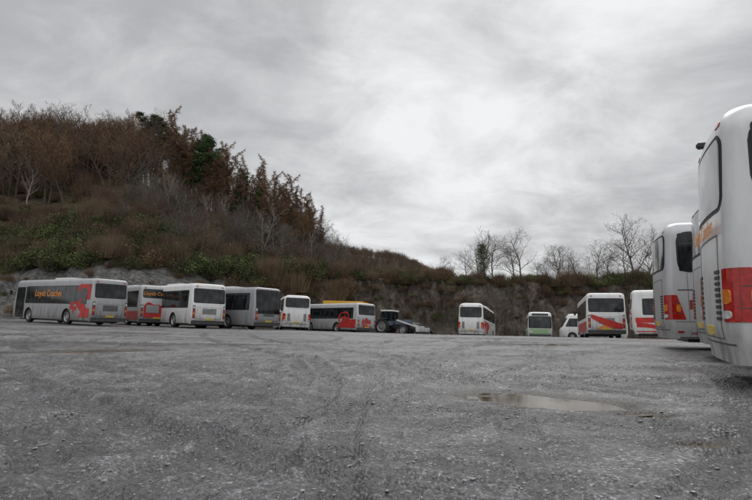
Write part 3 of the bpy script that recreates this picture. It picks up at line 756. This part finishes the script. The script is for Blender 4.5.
# ---- small bus facing camera
h=(-.22,-.97);v=Veh('small_bus',7.2,2.35,2.75,.3,.25,.2,.35,.08,.25,.05,[1.8,5.6],.42)
v.body(M['white']);common(v,M['white'])
for sd in 'LR': side_win(v,sd,.5,6.0,1.3,2.3,4);v.patch('lower_panels',M['green'],sd,.3,6.6,.4,1.0,.002,.03)
v.patch('lower_front',M['green'],'F',-1.0,1.0,.54,1.05,.006,.06);rear_bus(v,(1.5,2.4),.95)
v.finish((17.9,64.5),h)
# ---- white minibus behind
h=(-.97,.22);v=Veh('white_minibus',6.2,2.05,2.55,.32,.22,.15,.3,.08,0,.04,[1.3,5.1],.36,.1,fprof=lambda z:(.0 if z<1.0 else min(.75,(z-1.0)*.5)))
v.body(M['white'])
for sd in 'LR':
    side_win(v,sd,.5,4.2,1.3,2.1,3);v.patch('cab_window',M['glass'],sd,4.35,5.75,1.3,2.1,.01,.08,0,-.42)
v.patch('windscreen',M['glass'],'F',-.85,.85,1.25,2.15,.01,.1);rear_bus(v,(1.4,2.1),.8,grille=False);v.finish((T(624)*56,56),h)
# ---- right: red and white bus, rear on
h=(.27,.96);v,p=stdbus('single_decker_bus',625,38,h,10.2,3.0,'white','R',rwin=(1.75,2.6),winw=1.08)
v.band('red_sweep',M['redv'],'B',lambda t:(.60+.75*(1-t)**2,.95+.62*(1-t)**1.5+.08*math.sin(t*3.1)),-.97,.97,.03)
v.band('yellow_flash',M['orange'],'B',lambda t:(.58,.60+.22*math.sin(t*3.14)),-.6,.3,.036)
v.patch('lower_panels',M['red'],'L',.3,9.5,.42,1.1,.002,.03)
v.finish(p,h)
h=(.93,-.36);v,p=stdbus('single_decker_bus',629,34.5,h,9.5,2.9,'white','R',win=(1.45,2.35),pod=True)
v.patch('red_lower_band',M['redv'],'R',.25,8.8,.95,1.25,.008,.03);v.band('red_sweep',M['redv'],'R',lambda t:(.4,.95-.5*t*t),.3,2.3,.008)
v.patch('red_rear_band',M['redv'],'B',-.95,.95,1.42,1.68,.006,.03);v.finish(p,h)
# ---- right coaches
h=(.95,-.31);v,p=coach('coach',663,15.7,h,'R',12,3.55,'silver','maroon');v.finish(p,h)
h=(.93,-.36);v,p=coach('coach',708,11.3,h,'R',12,3.5,'silver','maroon');v.finish(p,h)
h=(.92,-.39);v,p=coach('coach',722,7.0,h,'R',12,3.65,'pale',None,(2.3,3.2),0,(2.4,3.32),cam=True)
v.text('company_lettering','Lloyds Coaches',(.0,-.03,1.98),RB,.3,M['orange']);v.finish(p,h)
# ---- tractor
def tractor():
    v=Veh('tractor',4.2,2.0,2.6,wheels=[.9,3.3]);b=M['blue']
    v.box('bonnet',b,(0,3.0,1.25),(.75,1.7,.6),.1);v.box('engine_block',M['black'],(0,2.6,.85),(.55,2.4,.45),.05)
    v.box('cab_base',b,(0,1.3,1.15),(1.3,1.3,.5),.06);v.box('cab_glass',M['glass'],(0,1.3,1.85),(1.25,1.2,.95),.05)
    for x in (-.64,.64):
        for y in (.68,1.92): v.box('cab_pillar',M['black'],(x,y,1.85),(.07,.07,1.0),.01)
    v.box('cab_roof',M['white'],(0,1.3,2.42),(1.45,1.45,.16),.06)
    for sg in (-1,1):
        v.wheel(sg*.98,.9,sg,.78,.42);v.wheel(sg*.88,3.3,sg,.5,.3);v.box('mudguard',b,(sg*.8,.9,1.6),(.42,1.1,.07),.02)
        v.box('loader_arm',M['white'],(sg*.55,3.6,1.15),(.1,2.4,.14),.02,Matrix.Rotation(-.28,3,'X'))
    v.box('exhaust',M['black'],(.3,3.0,1.85),(.08,.08,.7),.02);v.box('counterweight',M['trim'],(0,4.0,.8),(.6,.3,.35),.05)
    v.box('bucket_back',M['white'],(0,4.85,.65),(1.9,.08,.6),.02);v.box('bucket_floor',M['trim'],(0,5.15,.36),(1.9,.65,.06),.01)
    for x in (-.95,.95): v.box('bucket_side',M['white'],(x,5.12,.58),(.05,.6,.45),.01)
    return v
v=tractor();v.finish((T(378)*60,60),(.85,-.5))
# ---- small cars
def car(col,pos,head):
    fp=lambda z:(.06*(1-smf(.25,.5,z)) if z<.7 else (.06+(z-.7)*5.0 if z<.9 else 1.06+(z-.9)*1.55))
    rp=lambda z:(.08*(1-smf(.25,.5,z)) if z<.95 else (z-.95)*.7)
    v=Veh('parked_car',3.95,1.68,1.46,.22,.12,.2,.3,0,0,.05,[.75,3.2],.31,.0,fp,rp,lambda z:.22*smf(.85,1.46,z))
    v.body(M[col])
    for sd in 'LR':
        v.patch('side_windows',M['glass'],sd,.45,1.3,.93,1.3,.01,.05,.15,0);v.patch('side_windows',M['glass'],sd,1.36,2.6,.93,1.3,.01,.05,0,-.42)
        v.patch('door_seams',M['black'],sd,1.33,1.34,.35,.9,.004,.003)
    v.patch('windscreen',M['glass'],'F',-.6,.6,.95,1.32,.012,.06);v.patch('rear_window',M['glass'],'B',-.55,.55,.98,1.3,.012,.05)
    for sx in (-1,1):
        a,b=sorted((sx*.5,sx*.74));v.patch('tail_lamps',M['tail'],'B',a,b,.7,.9,.012,.03);v.patch('headlamps',M['lamp'],'F',a,b,.55,.68,.012,.03)
    v.patch('number_plate',M['plate'],'B',-.26,.26,.5,.61,.012,.01)
    v.finish(pos,head)
car('navy',(T(404)*62,62.5),(.75,.66))
car('silver',(T(399)*67,67),(.9,.43))
# ---- yellow works lorry behind bus
v=Veh('yellow_works_lorry',7.0,2.4,3.3,wheels=[1.4,5.6])
v.box('chassis_frame',M['black'],(0,3.4,.8),(1.0,6.6,.25),.03);v.box('cab',M['yellow'],(0,6.1,1.75),(2.3,1.7,1.9),.12);v.box('cab_windscreen',M['glass'],(0,6.96,2.05),(2.0,.06,.8),.02)
for x in (-1.16,1.16): v.box('cab_window',M['glass'],(x,6.2,2.1),(.04,.9,.65),.02)
v.box('hopper_floor',M['trim'],(0,2.6,1.15),(2.2,4.8,.2),.03)
for x in (-1,1): v.box('hopper_side',M['yellow'],(x*.95,2.6,2.2),(.12,4.9,2.1),.03,Matrix.Rotation(.16*x,3,'Y'))
for y in (.2,5.0): v.box('hopper_end',M['yellow'],(0,y,2.2),(2.0,.1,2.0),.03)
v.box('load_cover',M['orange'],(0,2.6,3.2),(2.1,4.7,.14),.05);v.box('beacon_bar',M['amber'],(0,6.1,2.78),(1.3,.25,.14),.05)
for y in (1.4,5.6):
    for sg in (-1,1): v.wheel(sg*1.18,y,sg,.5,.3)
v.finish((T(366)*66,66),(-.95,.3),.45)
# ------------------------------------------------------------------ WORLD
w=bpy.data.worlds.new('World');scene.world=w;w.use_nodes=True;nt=w.node_tree;nt.nodes.clear()
out=nt.nodes.new('ShaderNodeOutputWorld');tc=nt.nodes.new('ShaderNodeTexCoord');G=tc.outputs['Generated']
sky=nt.nodes.new('ShaderNodeTexSky');sky.sky_type='NISHITA';sky.sun_disc=False
SE,SR=math.radians(48),math.radians(20)
sky.sun_elevation=SE;sky.sun_rotation=SR
b1=nt.nodes.new('ShaderNodeBackground');b1.inputs[1].default_value=.06;nt.links.new(sky.outputs[0],b1.inputs[0])
sp=nt.nodes.new('ShaderNodeSeparateXYZ');nt.links.new(G,sp.inputs[0])
zc=mth(nt,'ADD',mth(nt,'MAXIMUM',sp.outputs[2],0.0),.22)
cx=mth(nt,'DIVIDE',sp.outputs[0],zc);cy=mth(nt,'DIVIDE',sp.outputs[1],zc)
cb=nt.nodes.new('ShaderNodeCombineXYZ');nt.links.new(cx,cb.inputs[0]);nt.links.new(cy,cb.inputs[1])
n1=noise(nt,cb.outputs[0],.8,8,.58,.7);n2=noise(nt,cb.outputs[0],2.6,8,.6,.5)
nn=mth(nt,'ADD',mth(nt,'MULTIPLY',n1,.6),mth(nt,'MULTIPLY',n2,.4))
def dirblob(d,p0,p1):
    d=Vector(d).normalized();dp=nt.nodes.new('ShaderNodeVectorMath');dp.operation='DOT_PRODUCT'
    nz=nt.nodes.new('ShaderNodeVectorMath');nz.operation='NORMALIZE';nt.links.new(G,nz.inputs[0]);nt.links.new(nz.outputs[0],dp.inputs[0]);dp.inputs[1].default_value=d
    mr=nt.nodes.new('ShaderNodeMapRange');mr.interpolation_type='SMOOTHSTEP';mr.inputs[1].default_value=p0;mr.inputs[2].default_value=p1
    nt.links.new(dp.outputs['Value'],mr.inputs[0]);return mr.outputs[0]
bA=dirblob((.30,1,.56),.90,1.0);bB=dirblob((.10,1,.17),.955,1.0)
q=mth(nt,'MULTIPLY_ADD',nn,2.5,-.74)
q=mth(nt,'ADD',q,mth(nt,'MULTIPLY',bA,.30));q=mth(nt,'ADD',q,mth(nt,'MULTIPLY',bB,.24))
col=ramp(nt,q,[(.05,(.37,.372,.385)),(.42,(.475,.478,.49)),(.62,(.60,.603,.615)),(.85,(.79,.80,.81)),(1,(.9,.91,.92))])
zen=mth(nt,'MULTIPLY_ADD',ramp(nt,sp.outputs[2],[(.5,0),(.85,1)]),.9,1.0)
bk=nt.nodes.new('ShaderNodeMapRange');bk.interpolation_type='SMOOTHSTEP';bk.inputs[1].default_value=.2;bk.inputs[2].default_value=-.8;bk.inputs[3].default_value=1.0;bk.inputs[4].default_value=1.6
nt.links.new(sp.outputs[1],bk.inputs[0])
b2=nt.nodes.new('ShaderNodeBackground');nt.links.new(col,b2.inputs[0]);nt.links.new(mth(nt,'MULTIPLY',zen,bk.outputs[0]),b2.inputs[1])
mx=nt.nodes.new('ShaderNodeMixShader');mx.inputs[0].default_value=.96
nt.links.new(b1.outputs[0],mx.inputs[1]);nt.links.new(b2.outputs[0],mx.inputs[2]);nt.links.new(mx.outputs[0],out.inputs[0])
sd=bpy.data.lights.new('sun','SUN');sd.energy=.9;sd.angle=math.radians(25);sd.color=(1,.95,.89)
so=bpy.data.objects.new('sun',sd);scene.collection.objects.link(so)
dirv=Vector((math.sin(SR)*math.cos(SE),math.cos(SR)*math.cos(SE),math.sin(SE)))
so.rotation_euler=dirv.to_track_quat('Z','Y').to_euler();so.location=(0,0,60)
# ------------------------------------------------------------------ CAMERA
cd=bpy.data.cameras.new('camera');cd.sensor_width=23.6;cd.lens=23.6*F/752;cd.clip_end=6000;cd.clip_start=.05
co=bpy.data.objects.new('camera',cd);scene.collection.objects.link(co);co.location=(0,0,CZ)
co.rotation_euler=(math.pi/2+math.atan(67/F),0,0);scene.camera=co
scene.view_settings.view_transform='Standard';scene.view_settings.look='None';scene.view_settings.exposure=0
